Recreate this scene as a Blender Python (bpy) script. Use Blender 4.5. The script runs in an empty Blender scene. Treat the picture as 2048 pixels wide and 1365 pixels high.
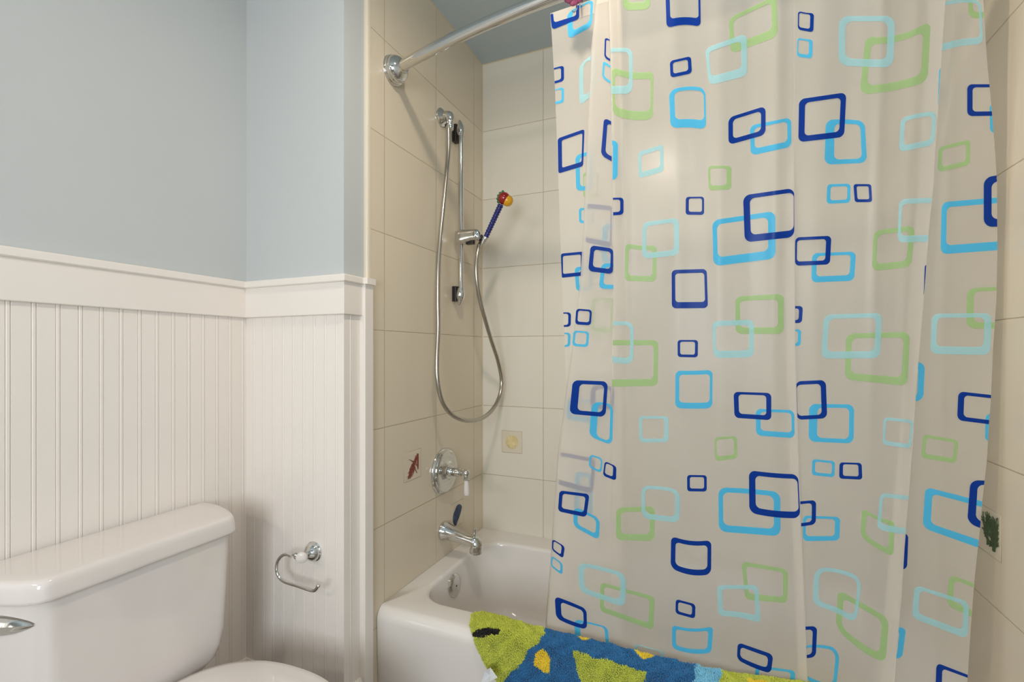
import bpy, bmesh, math, random
import numpy as np
from mathutils import Vector, Matrix
PI = math.pi
random.seed(7)
rng = np.random.default_rng(7)
SC = bpy.context.scene
COL = SC.collection

# ------------------------------------------------------------------ camera, light, exposure
FPX, CY, YAW = 953.74, 704.18, math.radians(23.0685)     # focal length in px of a 2048 wide frame, horizon row, heading
CAM = (0.962, 0.0, 1.169)
cam_d = bpy.data.cameras.new('camera'); cam = bpy.data.objects.new('camera', cam_d); COL.objects.link(cam)
cam.location = CAM; cam.rotation_euler = (PI / 2, 0, YAW)
cam_d.sensor_width = 36; cam_d.lens = 36 * FPX / 2048; cam_d.shift_y = (CY - 682.5) / 2048; cam_d.clip_start = 0.02
SC.camera = cam
w = bpy.data.worlds.new('world'); SC.world = w; w.use_nodes = True
w.node_tree.nodes['Background'].inputs[0].default_value = (0.75, 0.85, 1.0, 1)
w.node_tree.nodes['Background'].inputs[1].default_value = 0.6
SC.view_settings.view_transform = 'Standard'; SC.view_settings.look = 'None'
SC.view_settings.gamma = 1; SC.view_settings.use_curve_mapping = False
SC.view_settings.exposure = 0.0
def area(name, loc, target, sx, sy, power, color, shape='RECTANGLE'):
    d = bpy.data.lights.new(name, 'AREA'); d.shape = shape; d.size = sx; d.size_y = sy
    d.energy = power; d.color = color
    o = bpy.data.objects.new(name, d); COL.objects.link(o); o.location = loc
    o.rotation_euler = (Vector(target) - Vector(loc)).to_track_quat('-Z', 'Y').to_euler()
    return o
area('window_daylight', (0.95, -1.46, 1.32), (0.75, 0.8, 1.15), 0.75, 0.85, 27, (0.86, 0.94, 1.0))
area('ceiling_lamp_light', (0.65, 0.72, 2.385), (0.65, 0.72, 0), 0.10, 0.10, 8.5, (1.0, 0.88, 0.74), 'DISK')
area('vanity_lamp_light', (0.0, -1.30, 1.98), (0.25, 1.2, 0.9), 0.60, 0.14, 6.5, (1.0, 0.90, 0.80))

# ------------------------------------------------------------------ measuring helpers
SY, CYW = math.sin(YAW), math.cos(YAW)
def ray(px, py):
    a = (px - 1024) / FPX
    return (-SY + a * CYW, CYW + a * SY, -(py - CY) / FPX)
def on(ax, v, px, py):
    d = ray(px, py); t = (v - CAM[ax]) / d[ax]
    return tuple(CAM[i] + t * d[i] for i in range(3))
def proj(X, Y, Z):
    x, y = X - CAM[0], Y - CAM[1]
    dep = -SY * x + CYW * y; r = CYW * x + SY * y
    return 1024 + FPX * r / dep, CY - FPX * (Z - CAM[2]) / dep
def smooth(a, b, x):
    t = min(1, max(0, (x - a) / (b - a))); return t * t * (3 - 2 * t)
def lerp_tab(tab, y):
    if y <= tab[0][0]: return tab[0][1]
    for (a, b), (c, d) in zip(tab, tab[1:]):
        if y <= c: return b + (d - b) * (y - a) / (c - a)
    return tab[-1][1]

# ------------------------------------------------------------------ materials
def srgb(r, g, b):
    f = lambda c: (c / 255 / 12.92) if c / 255 <= 0.04045 else ((c / 255 + 0.055) / 1.055) ** 2.4
    return (f(r), f(g), f(b), 1)
class NT:
    def __init__(s, name):
        s.m = bpy.data.materials.new(name); s.m.use_nodes = True; s.t = s.m.node_tree; s.n = s.t.nodes
        s.b = s.n['Principled BSDF']; s.out = s.n['Material Output']
    def new(s, typ, **kw):
        n = s.n.new(typ)
        for k, v in kw.items(): setattr(n, k, v)
        return n
    def link(s, a, b): s.t.links.new(a, b)
    def val(s, sock, v):
        if hasattr(v, 'is_linked') or isinstance(v, bpy.types.NodeSocket): s.link(v, sock)
        else: sock.default_value = v
    def math(s, op, a, b=0.0, c=None, clamp=False):
        n = s.new('ShaderNodeMath', operation=op, use_clamp=clamp); s.val(n.inputs[0], a); s.val(n.inputs[1], b)
        if c is not None: s.val(n.inputs[2], c)
        return n.outputs[0]
    def mix(s, fac, a, b):
        n = s.new('ShaderNodeMix', data_type='RGBA'); s.val(n.inputs[0], fac); s.val(n.inputs[6], a); s.val(n.inputs[7], b)
        return n.outputs[2]
    def noise(s, scale, detail=2, vec=None, rough=0.5):
        n = s.new('ShaderNodeTexNoise'); n.inputs['Scale'].default_value = scale; n.inputs['Detail'].default_value = detail
        n.inputs['Roughness'].default_value = rough
        if vec is None:
            vec = s.new('ShaderNodeNewGeometry').outputs['Position']
        s.link(vec, n.inputs['Vector']); return n.outputs[0]
    def bump(s, h, strength=0.3, dist=0.002):
        n = s.new('ShaderNodeBump'); n.inputs['Strength'].default_value = strength; n.inputs['Distance'].default_value = dist
        s.link(h, n.inputs['Height']); s.link(n.outputs[0], s.b.inputs['Normal'])
def plain(name, col, rough=0.5, metal=0, coat=0, var=0.0, nscale=30, bump=0, bdist=0.001, spec=0.5):
    t = NT(name); t.b.inputs['Roughness'].default_value = rough; t.b.inputs['Metallic'].default_value = metal
    t.b.inputs['Coat Weight'].default_value = coat; t.b.inputs['Coat Roughness'].default_value = 0.05
    t.b.inputs['Specular IOR Level'].default_value = spec
    nz = t.noise(nscale, 3)
    dark = tuple(c * (1 - var) for c in col[:3]) + (1,)
    t.val(t.b.inputs['Base Color'], t.mix(nz, dark, tuple(min(1, c * (1 + var * .5)) for c in col[:3]) + (1,)))
    if bump: t.bump(nz, bump, bdist)
    return t.m
PAINT = plain('blue_grey_paint', srgb(194, 197, 197), 0.75, var=0.03, nscale=4, spec=0.2)
tt = NT('blue_grey_paint_rolled')
WHITE = plain('white_gloss_trim_paint', srgb(235, 227, 219), 0.38, var=0.02, nscale=12)
PORC = plain('white_porcelain', srgb(224, 216, 211), 0.09, coat=0.4, var=0.01, nscale=5)
ACRYL = plain('white_tub_enamel', srgb(228, 222, 216), 0.12, coat=0.3, var=0.01, nscale=5)
CHROME = plain('polished_chrome', srgb(214, 214, 212), 0.07, metal=1, var=0.02, nscale=8)
STEEL = plain('satin_steel_hose', srgb(186, 180, 172), 0.26, metal=1, var=0.05, nscale=60)
BLACK = plain('black_plastic', srgb(26, 22, 22), 0.35, var=0.1)
CAULK = plain('cream_caulk', srgb(205, 192, 165), 0.6, var=0.08, nscale=40)
FLOORM = plain('taupe_floor_vinyl', srgb(140, 128, 114), 0.4, var=0.06, nscale=9)
def tile_mat(name, ax, off, w, zoff, h, col=(214, 203, 181)):
    t = NT(name); g = t.new('ShaderNodeNewGeometry'); sp = t.new('ShaderNodeSeparateXYZ'); t.link(g.outputs['Position'], sp.inputs[0])
    def edge(s, o, size):
        u = t.math('DIVIDE', t.math('SUBTRACT', s, o), size)
        f = t.math('ABSOLUTE', t.math('SUBTRACT', t.math('FRACT', t.math('ADD', u, 0.5)), 0.5))
        return t.math('MULTIPLY', f, size)
    d = t.math('MINIMUM', edge(sp.outputs[ax], off, w), edge(sp.outputs[2], zoff, h))
    wob = t.math('MULTIPLY', t.math('SUBTRACT', t.noise(60, 2), 0.5), 0.0008)
    d = t.math('ADD', d, wob)
    m = t.new('ShaderNodeMapRange', interpolation_type='SMOOTHSTEP')
    t.link(d, m.inputs[0]); m.inputs[1].default_value = 0.0006; m.inputs[2].default_value = 0.0019
    m.inputs[3].default_value = 0; m.inputs[4].default_value = 1
    cell = t.new('ShaderNodeTexWhiteNoise'); cv = t.new('ShaderNodeCombineXYZ')
    t.link(t.math('FLOOR', t.math('DIVIDE', t.math('SUBTRACT', sp.outputs[ax], off), w)), cv.inputs[0])
    t.link(t.math('FLOOR', t.math('DIVIDE', t.math('SUBTRACT', sp.outputs[2], zoff), h)), cv.inputs[1]); t.link(cv.outputs[0], cell.inputs[0])
    c = srgb(*col); lo = tuple(x * 0.96 for x in c[:3]) + (1,); hi = tuple(x * 1.03 for x in c[:3]) + (1,)
    tc = t.mix(cell.outputs[0], lo, hi)
    tc = t.mix(t.math('MULTIPLY', t.noise(7, 3), 0.25), tc, lo)
    t.val(t.b.inputs['Base Color'], t.mix(m.outputs[0], srgb(180, 164, 137), tc))
    t.val(t.b.inputs['Roughness'], t.math('SUBTRACT', 0.75, t.math('MULTIPLY', m.outputs[0], 0.50)))
    hgt = t.math('ADD', m.outputs[0], t.math('MULTIPLY', t.noise(3, 2), 0.35))
    t.bump(hgt, 0.35, 0.0015)
    return t.m
ZOFF, TS = 2.4629, 0.3067
TILE_D = tile_mat('cream_tile_end_wall', 1, 1.2296, 0.3035, ZOFF, TS, (222, 209, 187))
TILE_E = tile_mat('cream_tile_back_wall', 0, 0.2897, 0.3067, ZOFF, TS, (224, 217, 202))
def translucent(name, col, see, gloss_rough=0.33, refr=True, diff=0.5, ior=1.12, rr=0.5, dcol=None):
    t = NT(name); t.n.remove(t.b); dcol = dcol or col
    nz = t.noise(25, 2); b = t.new('ShaderNodeBump'); b.inputs['Strength'].default_value = 0.10; b.inputs['Distance'].default_value = 0.004; t.link(nz, b.inputs['Height'])
    d = t.new('ShaderNodeBsdfDiffuse'); d.inputs[0].default_value = dcol
    tr = t.new('ShaderNodeBsdfTranslucent'); tr.inputs[0].default_value = col
    m1 = t.new('ShaderNodeMixShader'); m1.inputs[0].default_value = diff; t.link(tr.outputs[0], m1.inputs[1]); t.link(d.outputs[0], m1.inputs[2])
    r = t.new('ShaderNodeBsdfRefraction'); r.inputs['Color'].default_value = (1, 1, 1, 1) if refr is True else refr
    r.inputs['Roughness'].default_value = rr; r.inputs['IOR'].default_value = ior
    m2 = t.new('ShaderNodeMixShader'); m2.inputs[0].default_value = see; t.link(m1.outputs[0], m2.inputs[1]); t.link(r.outputs[0], m2.inputs[2])
    gl = t.new('ShaderNodeBsdfGlossy'); gl.inputs['Roughness'].default_value = gloss_rough; gl.inputs[0].default_value = (1, 1, 1, 1)
    fr = t.new('ShaderNodeFresnel'); fr.inputs[0].default_value = 1.22
    m3 = t.new('ShaderNodeMixShader'); t.link(fr.outputs[0], m3.inputs[0]); t.link(m2.outputs[0], m3.inputs[1]); t.link(gl.outputs[0], m3.inputs[2])
    for n in (d, tr, gl, fr, r): t.link(b.outputs[0], n.inputs['Normal'])
    t.link(m3.outputs[0], t.out.inputs[0]); return t.m
VINYL = translucent('frosted_vinyl', srgb(240, 232, 220), 0.46, diff=0.6, rr=0.36, ior=1.10)
def ink(name, c, alpha): 
    cc = srgb(*c); return translucent(name, cc, alpha, refr=cc, diff=0.68, ior=1.02, rr=0.2)
INK = {'n': ink('navy_print', (12, 62, 158), 0.05), 'c': ink('cyan_print', (94, 204, 246), 0.14),
       'p': ink('pale_aqua_print', (198, 240, 245), 0.35), 'g': ink('pale_green_print', (196, 226, 166), 0.35)}
bpy.data.materials.remove(tt.m)

# ------------------------------------------------------------------ mesh helpers
def link(name, me, mats, parent=None, smooth_shade=True, loc=None):
    o = bpy.data.objects.new(name, me); COL.objects.link(o)
    for m in (mats if isinstance(mats, (list, tuple)) else [mats]): me.materials.append(m)
    if smooth_shade and len(me.polygons): me.polygons.foreach_set('use_smooth', [True] * len(me.polygons))
    if parent is not None:
        o.parent = parent; o.matrix_parent_inverse = Matrix.Translation(parent.location).inverted()
    me.update(); return o
def obj(name, v, f, mats, parent=None, s=True, auto=None):
    me = bpy.data.meshes.new(name); me.from_pydata([tuple(x) for x in v], [], f); me.validate()
    bm = bmesh.new(); bm.from_mesh(me); bmesh.ops.recalc_face_normals(bm, faces=bm.faces)
    if auto is not None:
        for e in bm.edges:
            if len(e.link_faces) == 2 and e.calc_face_angle(0) > math.radians(auto): e.smooth = False
    bm.to_mesh(me); bm.free()
    return link(name, me, mats, parent, s)
class MB:
    def __init__(s): s.v = []; s.f = []
    def add(s, v, f):
        n = len(s.v); s.v += [tuple(x) for x in v]; s.f += [tuple(i + n for i in q) for q in f]; return s
    def box(s, a, b):
        x0, y0, z0 = a; x1, y1, z1 = b
        return s.add([(x0,y0,z0),(x1,y0,z0),(x1,y1,z0),(x0,y1,z0),(x0,y0,z1),(x1,y0,z1),(x1,y1,z1),(x0,y1,z1)],
                     [(0,3,2,1),(4,5,6,7),(0,1,5,4),(1,2,6,5),(2,3,7,6),(3,0,4,7)])
    def lathe(s, prof, origin, axis, n=48):
        ax = Vector(axis).normalized(); u = ax.orthogonal().normalized(); w_ = ax.cross(u); o = Vector(origin)
        v = []; f = []
        for r, h in prof:
            for k in range(n):
                a = 2 * PI * k / n; v.append(o + ax * h + u * (r * math.cos(a)) + w_ * (r * math.sin(a)))
        for i in range(len(prof) - 1):
            for k in range(n):
                k2 = (k + 1) % n; f.append((i*n+k, i*n+k2, (i+1)*n+k2, (i+1)*n+k))
        if prof[0][0] > 1e-5: f.append(tuple(range(n)))
        if prof[-1][0] > 1e-5: f.append(tuple(range((len(prof)-1)*n, len(prof)*n)))
        return s.add(v, f)
    def tube(s, pts, rad, n=14, sub=6, caps=True, flat=None):
        P = [Vector(p) for p in pts]
        R = list(rad) if isinstance(rad, (list, tuple)) else [rad] * len(P)
        if sub > 1:
            Q = []; RR = []
            for i in range(len(P) - 1):
                p0, p1, p2, p3 = P[max(i-1,0)], P[i], P[i+1], P[min(i+2,len(P)-1)]
                for k in range(sub):
                    t = k / sub
                    Q.append(0.5*((2*p1)+(p2-p0)*t+(2*p0-5*p1+4*p2-p3)*t*t+(3*p1-p0-3*p2+p3)*t**3)); RR.append(R[i]+(R[i+1]-R[i])*t)
            Q.append(P[-1]); RR.append(R[-1]); P, R = Q, RR
        T = [(P[min(i+1,len(P)-1)] - P[max(i-1,0)]).normalized() for i in range(len(P))]
        u = T[0].orthogonal().normalized(); v = []; f = []
        for i, p in enumerate(P):
            u = (u - T[i] * u.dot(T[i])).normalized(); w_ = T[i].cross(u)
            for k in range(n):
                a = 2*PI*k/n; v.append(p + (u*math.cos(a) + w_*math.sin(a)) * R[i])
        for i in range(len(P)-1):
            for k in range(n):
                k2 = (k+1) % n; f.append((i*n+k, i*n+k2, (i+1)*n+k2, (i+1)*n+k))
        if caps: f.append(tuple(range(n))); f.append(tuple(range((len(P)-1)*n, len(P)*n)))
        return s.add(v, f)
    def sphere(s, c, r, sx=1, sy=1, sz=1, n=24, m=14, rot=None):
        v = []; f = []
        for i in range(m+1):
            th = PI*i/m
            for k in range(n):
                a = 2*PI*k/n; p = Vector((sx*r*math.sin(th)*math.cos(a), sy*r*math.sin(th)*math.sin(a), sz*r*math.cos(th)))
                if rot is not None: p = rot @ p
                v.append(Vector(c)+p)
        for i in range(m):
            for k in range(n):
                k2=(k+1)%n; f.append((i*n+k,(i+1)*n+k,(i+1)*n+k2,i*n+k2))
        return s.add(v, f)
    def loft(s, loops, cap0=True, cap1=True, close=True):
        n = len(loops[0]); v = [p for L in loops for p in L]; f = []
        for i in range(len(loops)-1):
            for k in range(n if close else n-1):
                k2=(k+1)%n; f.append((i*n+k,i*n+k2,(i+1)*n+k2,(i+1)*n+k))
        if cap0: f.append(tuple(range(n)))
        if cap1: f.append(tuple(range((len(loops)-1)*n, len(loops)*n)))
        return s.add(v, f)
    def build(s, name, mats, parent=None, smooth=True, auto=35, weld=True):
        o = obj(name, s.v, s.f, mats, parent, smooth, auto)
        return o
def rrect(x0, x1, y0, y1, r, z, n=8, m=6):
    """rounded rectangle; r is one radius or four (x1y1, x0y1, x0y0, x1y0)"""
    R = r if isinstance(r, (list, tuple)) else (r,)*4
    C = [(x1-R[0],y1-R[0],0,R[0]),(x0+R[1],y1-R[1],PI/2,R[1]),(x0+R[2],y0+R[2],PI,R[2]),(x1-R[3],y0+R[3],1.5*PI,R[3])]
    out = []
    for cx, cy, a0, rr in C:
        for k in range(n+1): a = a0 + PI/2*k/n; out.append((cx+rr*math.cos(a), cy+rr*math.sin(a)))
    res = []
    N = n+1
    for i in range(4):
        seg = out[i*N:(i+1)*N]; res += seg; a = seg[-1]; b = out[((i+1)*N) % len(out)]
        for k in range(1, m): res.append((a[0]+(b[0]-a[0])*k/m, a[1]+(b[1]-a[1])*k/m))
    return [(x, y, z) for x, y in res]
def tag(o, label=None, cat=None, group=None, kind=None):
    if label: o['label'] = label
    if cat: o['category'] = cat
    if group: o['group'] = group
    if kind: o['kind'] = kind
    return o
def empty(name, loc, label, cat, group=None):
    o = bpy.data.objects.new(name, None); COL.objects.link(o); o.location = loc; o.empty_display_size = 0.05
    return tag(o, label, cat, group)
def struct(name, mb, mat, smooth=False, label=None):
    o = mb.build(name, mat, None, smooth, 30); return tag(o, label, None, None, 'structure')

# ------------------------------------------------------------------ room shell
XA, YB, XC, YT, YE, XF, ZC, YF = -0.407, 1.063, -0.012, 1.150, 1.918, 1.512, 2.458, -1.52
TH = 0.08
struct('floor', MB().box((XA-TH, YF-TH, -0.05), (XF+TH, YE+TH, 0)), FLOORM)
struct('ceiling', MB().box((XA-TH, YF-TH, ZC), (XF+TH, YE+TH, ZC+0.05)), plain('ceiling_blue_paint', srgb(184, 196, 200), 0.8, var=0.02, nscale=4))
struct('wall_left', MB().box((XA-TH, YF-TH, 0), (XA, YB, ZC)), PAINT)
struct('wall_wing', MB().box((XA-TH, YB, 0), (XC, YT, ZC)), PAINT)
mb = MB().box((XA-TH, YT, 0), (-0.0, YE+TH, ZC))
# rounded bullnose on the front edge of the tile field
mb2 = MB(); z0, z1 = 0.0, ZC
prof = [(-0.012, 0.0)] + [(-0.012 + 0.012*math.sin(a), 0.012 - 0.012*math.cos(a)) for a in [PI/2*k/6 for k in range(7)]]
struct('wall_tub_left', mb, TILE_D)
struct('wall_tub_back', MB().box((0, YE, 0), (XF, YE+TH, ZC)), TILE_E)
struct('wall_tub_right', MB().box((XF, 1.16, 0), (XF+TH, YE+TH, ZC)), TILE_D)
struct('wall_right', MB().box((XF, YF-TH, 0), (XF+TH, 1.16, ZC)), PAINT)
# front wall behind the viewer, with a window opening
WX0, WX1, WZ0, WZ1 = 0.52, 1.38, 0.84, 1.80
f = MB().box((XA, YF-TH, 0), (WX0, YF, ZC)).box((WX1, YF-TH, 0), (XF, YF, ZC)).box((WX0, YF-TH, 0), (WX1, YF, WZ0)).box((WX0, YF-TH, WZ1), (WX1, YF, ZC))
struct('wall_front', f, PAINT)
f = MB().box((WX0, YF-0.05, WZ0), (WX0+0.035, YF+0.012, WZ1)).box((WX1-0.035, YF-0.05, WZ0), (WX1, YF+0.012, WZ1)).box((WX0, YF-0.05, WZ0), (WX1, YF+0.012, WZ0+0.035)).box((WX0, YF-0.05, WZ1-0.035), (WX1, YF+0.012, WZ1)).box((WX0, YF-0.045, (WZ0+WZ1)/2-0.015), (WX1, YF, (WZ0+WZ1)/2+0.015))
struct('window_1', f, WHITE)

# cream bullnose strip and caulk lines
def quarter(x, y, z0, z1, r, sx, sy):
    pts = [(x, y)] + [(x + sx*r*(1-math.sin(a)), y + sy*r*(1-math.cos(a))) for a in [PI/2*k/5 for k in range(6)]]
    return MB().loft([[(px, py, z0) for px, py in pts], [(px, py, z1) for px, py in pts]])
def bull():
    r = 0.006
    pts = [(-0.012, YT-0.0015), (-r, YT-0.0015)] + [(-r + r*math.sin(a)+0.0012, YT + r - 0.0015 - r*math.cos(a)) for a in [PI/2*k/6 for k in range(7)]] + [(0.0012, YT+0.012), (-0.012, YT+0.012)]
    return MB().loft([[(x, y, 0.0) for x, y in pts], [(x, y, ZC) for x, y in pts]])
struct('trim_1', bull(), plain('cream_bullnose_glaze', srgb(222, 211, 192), 0.25, var=0.03), True)
cb = MB(); r = 0.004
cb.loft([[(0, y, ZC), (r, y, ZC), (0.0012, y, ZC-0.0012*1), (0, y, ZC-r)] for y in (YT, YE)])
cb.loft([[(x, YE, ZC), (x, YE-r, ZC), (x, YE-0.0012, ZC-0.0012), (x, YE, ZC-r)] for x in (0, XF)])
cb.add(*(lambda m: (m.v, m.f))(quarter(0, YE, 0.38, ZC, 0.0045, 1, -1)))
struct('trim_2', cb, CAULK, True)
del mb2

# ------------------------------------------------------------------ wainscot: beadboard, rail, baseboard
def bead_profile(u0, u1, first, step):
    """list of (u, depth): flat field with two fine grooves and a round bead between them"""
    pts = [(u0, 0.0)]; k = math.ceil((u0 - first) / step + 0.15)
    u = first + k*step
    while u < u1 - 0.006:
        for du, d in ((-0.0052, 0), (-0.0042, -0.0018), (-0.0028, 0.0002), (-0.0022, 0.0006), (0.0022, 0.0006), (0.0028, 0.0002), (0.0040, -0.0018), (0.0052, 0)): pts.append((u+du, d))
        u += step
    pts.append((u1, 0.0)); return pts
BT = 0.007
def beadboard(name, plane, base, sgn, u0, u1, first, z0, z1):
    pr = bead_profile(u0, u1, first, 0.0415)
    v = []; n = len(pr)
    for z in (z0, z1):
        for u, d in pr:
            off = base + sgn*(BT + d); v.append((off, u, z) if plane == 'x' else (u, off, z))
    for z in (z0, z1):
        for u in (u0, u1): v.append((base, u, z) if plane == 'x' else (u, base, z))
    fa = [(i, i+1, n+i+1, n+i) for i in range(n-1)]
    return struct(name, MB().add(v, fa), WHITE)
ZR = 1.388
XAf, YBf, XCf = XA+BT, YB-BT, XC+BT
beadboard('trim_3', 'x', XA, 1, -1.5, YB-BT, 0.5051, 0.0, ZR-0.10)
beadboard('trim_4', 'y', YB, -1, XA+BT, XC+BT, -0.3647, 0.0, ZR-0.10)
beadboard('trim_5', 'x', XC, 1, YB-BT, YT-0.02, YB+0.021, 0.0, ZR-0.10)
# rail: frieze board with a chamfered cap, mitred round the wing
def sweep(path_in, prof):
    """path of (x, y) corner points with outward offsets; prof = [(offset, z)]"""
    loops = []
    for (x, y, ox, oy) in path_in: loops.append([(x+ox*o, y+oy*o, z) for o, z in prof])
    return MB().loft(loops)
path = [(XA, -1.5, 1, 0), (XA, YB, 1, -1), (XC, YB, 1, -1), (XC, YT-0.0, 1, 0)]
struct('trim_6', sweep(path, [(0.0, ZR-0.112), (0.0155, ZR-0.112), (0.0165, ZR-0.110), (0.0165, ZR-0.018), (0.0, ZR-0.018)]), WHITE)
struct('trim_7', sweep(path, [(0.0, ZR-0.021), (0.021, ZR-0.021), (0.0235, ZR-0.018), (0.0235, ZR-0.003), (0.021, ZR), (0.0, ZR)]), WHITE)
struct('baseboard_left', sweep(path, [(0.0, 0.0), (0.017, 0.0), (0.017, 0.190), (0.011, 0.205), (0.0, 0.205)]), WHITE)
st = MB().loft([rrect(XC, 0.014, 1.122, 1.160, 0.0025, z, 3, 1) for z in (0.0, ZR-0.018)])
struct('trim_8', st, WHITE)
st = MB().loft([[(XC, 1.118, z), (0.017, 1.118, z), (0.022, 1.123, z), (0.022, 1.161, z), (XC, 1.161, z)] for z in (ZR-0.019, ZR-0.0005)])
struct('trim_9', st, WHITE)

# ------------------------------------------------------------------ bathtub
tub = empty('bathtub', (0.756, 1.55, 0), 'white built-in bathtub with rounded rim, under the shower curtain', 'bathtub')
L = []
x0, x1, y0, y1 = 0.001, XF-0.001, 1.190, YE-0.001
L.append(rrect(x0, x1, y0+0.012, y1, 0.002, 0.0)); L.append(rrect(x0, x1, y0+0.004, y1, 0.002, 0.20)); L.append(rrect(x0, x1, y0, y1, 0.002, 0.34))
for k in range(1, 9):
    a = PI/2*k/8; L.append(rrect(x0, x1, y0+0.032*(1-math.cos(a)), y1, 0.002, 0.34+0.038*math.sin(a)))
ix0, ix1, iy0, iy1 = 0.082, 1.420, 1.292, 1.800
L.append(rrect(ix0-0.014, ix1+0.014, iy0-0.014, iy1+0.014, 0.115, 0.3795))
for k in range(1, 6):
    a = PI/2*k/5; o = -0.014 + 0.014*math.sin(a); L.append(rrect(ix0+o, ix1-o, iy0+o, iy1-o, 0.10-o*.5, 0.3795-0.014*(1-math.cos(a))))
for xo, x1o, yo, z, rr in ((0.006,0.02,0.004,0.33,0.10),(0.020,0.07,0.014,0.24,0.10),(0.040,0.13,0.028,0.15,0.10),(0.062,0.17,0.045,0.10,0.10),(0.10,0.22,0.075,0.075,0.09),(0.16,0.30,0.12,0.066,0.07)):
    L.append(rrect(ix0+xo, ix1-x1o, iy0+yo, iy1-yo, rr, z))
m = MB().loft(L, cap0=False); shell = m.build('tub_shell', ACRYL, tub, True, 60)
# overflow plate on the sloping end of the basin
oc = on(0, 0.091, 908, 1172)
ax = Vector((1, 0, 0.08)).normalized()
m = MB().lathe([(0.0, 0.011), (0.026, 0.010), (0.036, 0.007), (0.040, 0.002), (0.040, -0.004)], oc, ax, 48)
ov = m.build('overflow_plate', CHROME, tub)
MB().lathe([(0.0, 0.0122), (0.003, 0.012), (0.0036, 0.0095)], oc, ax, 16).build('screw', BLACK, ov)
MB().lathe([(0.0, 0.004), (0.02, 0.004), (0.026, 0.0)], (0.33, 1.545, 0.067), (0, 0, 1), 32).build('drain', CHROME, tub)
tag(ov, 'round chrome overflow plate')

# ------------------------------------------------------------------ inset picture tiles
def inset(name, label, plane, base, sgn, cu, cz, motif, mcol, size=0.098):
    loc = (base, cu, cz) if plane == 'x' else (cu, base, cz)
    t = empty(name, loc, label, 'tile', 'small picture tiles set into the tub walls')
    P = (lambda u, z, d: (base+sgn*d, cu+u, cz+z)) if plane == 'x' else (lambda u, z, d: (cu+u, base+sgn*d, cz+z))
    h = size/2
    m = MB(); lo = []
    for d, hh in ((0.0, h), (0.0007, h), (0.0012, h-0.0012)):
        lo.append([P(a*hh, b*hh, d) for a, b in ((-1,-1),(1,-1),(1,1),(-1,1))])
    m.loft(lo); m.build('tile_body', GLZ, t, False)
    g = MB()
    for a, b, c, d in ((-1,-1,1,-1),(1,-1,1,1),(1,1,-1,1),(-1,1,-1,-1)):
        g.tube([P(a*(h+.0006), b*(h+.0006), 0.0002), P(c*(h+.0006), d*(h+.0006), 0.0002)], 0.0007, 6, 1)
    g.build('grout_joint', GRT, t)
    m = MB(); motif(m, P); m.build('motif', mcol, t)
    return t
GLZ = plain('cream_picture_tile_glaze', srgb(219, 207, 186), 0.18, var=0.03)
GLZW = plain('pale_shell_glaze', srgb(232, 214, 162), 0.3, var=0.28, nscale=120)
GRT = plain('dark_grout', srgb(176, 161, 134), 0.8)
RED = plain('oxblood_coral_relief', srgb(138, 62, 46), 0.45, var=0.7, nscale=200, bump=0.6)
NVY = plain('dark_blue_mussel_relief', srgb(66, 80, 104), 0.35, var=0.95, nscale=150, bump=0.6)
GRN = plain('dark_green_seaweed_relief', srgb(66, 88, 52), 0.45, var=0.7, nscale=260, bump=0.6)
def branch(m, P, u, z, ang, ln, r, depth, rnd, spread=0.5):
    if depth < 0: return
    pts = [(u, z)]; a = ang
    for k in range(3):
        a += rnd.uniform(-0.18, 0.18); pts.append((pts[-1][0]+math.cos(a)*ln/3, pts[-1][1]+math.sin(a)*ln/3))
    if any(abs(p) > .044 or abs(q) > .044 for p, q in pts): return
    m.tube([P(p, q, 0.0018) for p, q in pts], [r, r*.95, r*.9, r*.75], 6, 2)
    for p in (pts[1], pts[2], pts[3]):
        for s in (-1, 1):
            if rnd.random() < 0.72: branch(m, P, p[0], p[1], a+s*rnd.uniform(.3, spread+.2), ln*0.52, r*.75, depth-1, rnd, spread)
def coral(m, P):
    rnd = random.Random(3)
    for k in range(34):
        t = (k % 17)/16; branch(m, P, 0.029-0.046*t+rnd.uniform(-.010,.006)*(.4+t), 0.036-0.055*t+rnd.uniform(-.004,.004), -2.0+rnd.uniform(-.35,.5), 0.022, 0.0009, 1, rnd, .7)
    for k in range(8): branch(m, P, 0.031, 0.034-0.005*k, -1.75, 0.020, 0.0024, 0, rnd)
    branch(m, P, 0.004, 0.012, 2.6, 0.028, 0.0012, 0, rnd); branch(m, P, 0.012, -0.014, -0.9, 0.022, 0.0014, 0, rnd)
def mussel(m, P):
    rnd = random.Random(5)
    for k in range(15):
        o = (k-7)/7
        pts = [(-0.018+o*.006, -0.040+abs(o)*.006), (-0.013+o*0.021, -0.018), (0.000+o*0.028, 0.006), (0.010+o*0.022, 0.024), (0.006+o*0.010, 0.038-abs(o)*.004)]
        m.tube([P(a+rnd.uniform(-.0016,.0016), b+rnd.uniform(-.001,.001), 0.002+0.003*(1-o*o)+rnd.uniform(-.0008,.0008)) for a, b in pts], [0.0018,0.0026,0.0030,0.0026,0.0014], 6, 3)
def urchin(m, P):
    rnd = random.Random(8)
    for k in range(40):
        a = 2*PI*k/40; m.tube([P(0.001*math.cos(a), 0.001*math.sin(a), 0.0030), P(0.012*math.cos(a), 0.012*math.sin(a), 0.0034), P(0.022*math.cos(a+.05), 0.022*math.sin(a+.05), 0.0022), P(0.031*math.cos(a+.08), 0.031*math.sin(a+.08), 0.0010)], [0.0006, 0.0013, 0.0021, 0.0014], 6, 3)
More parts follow.
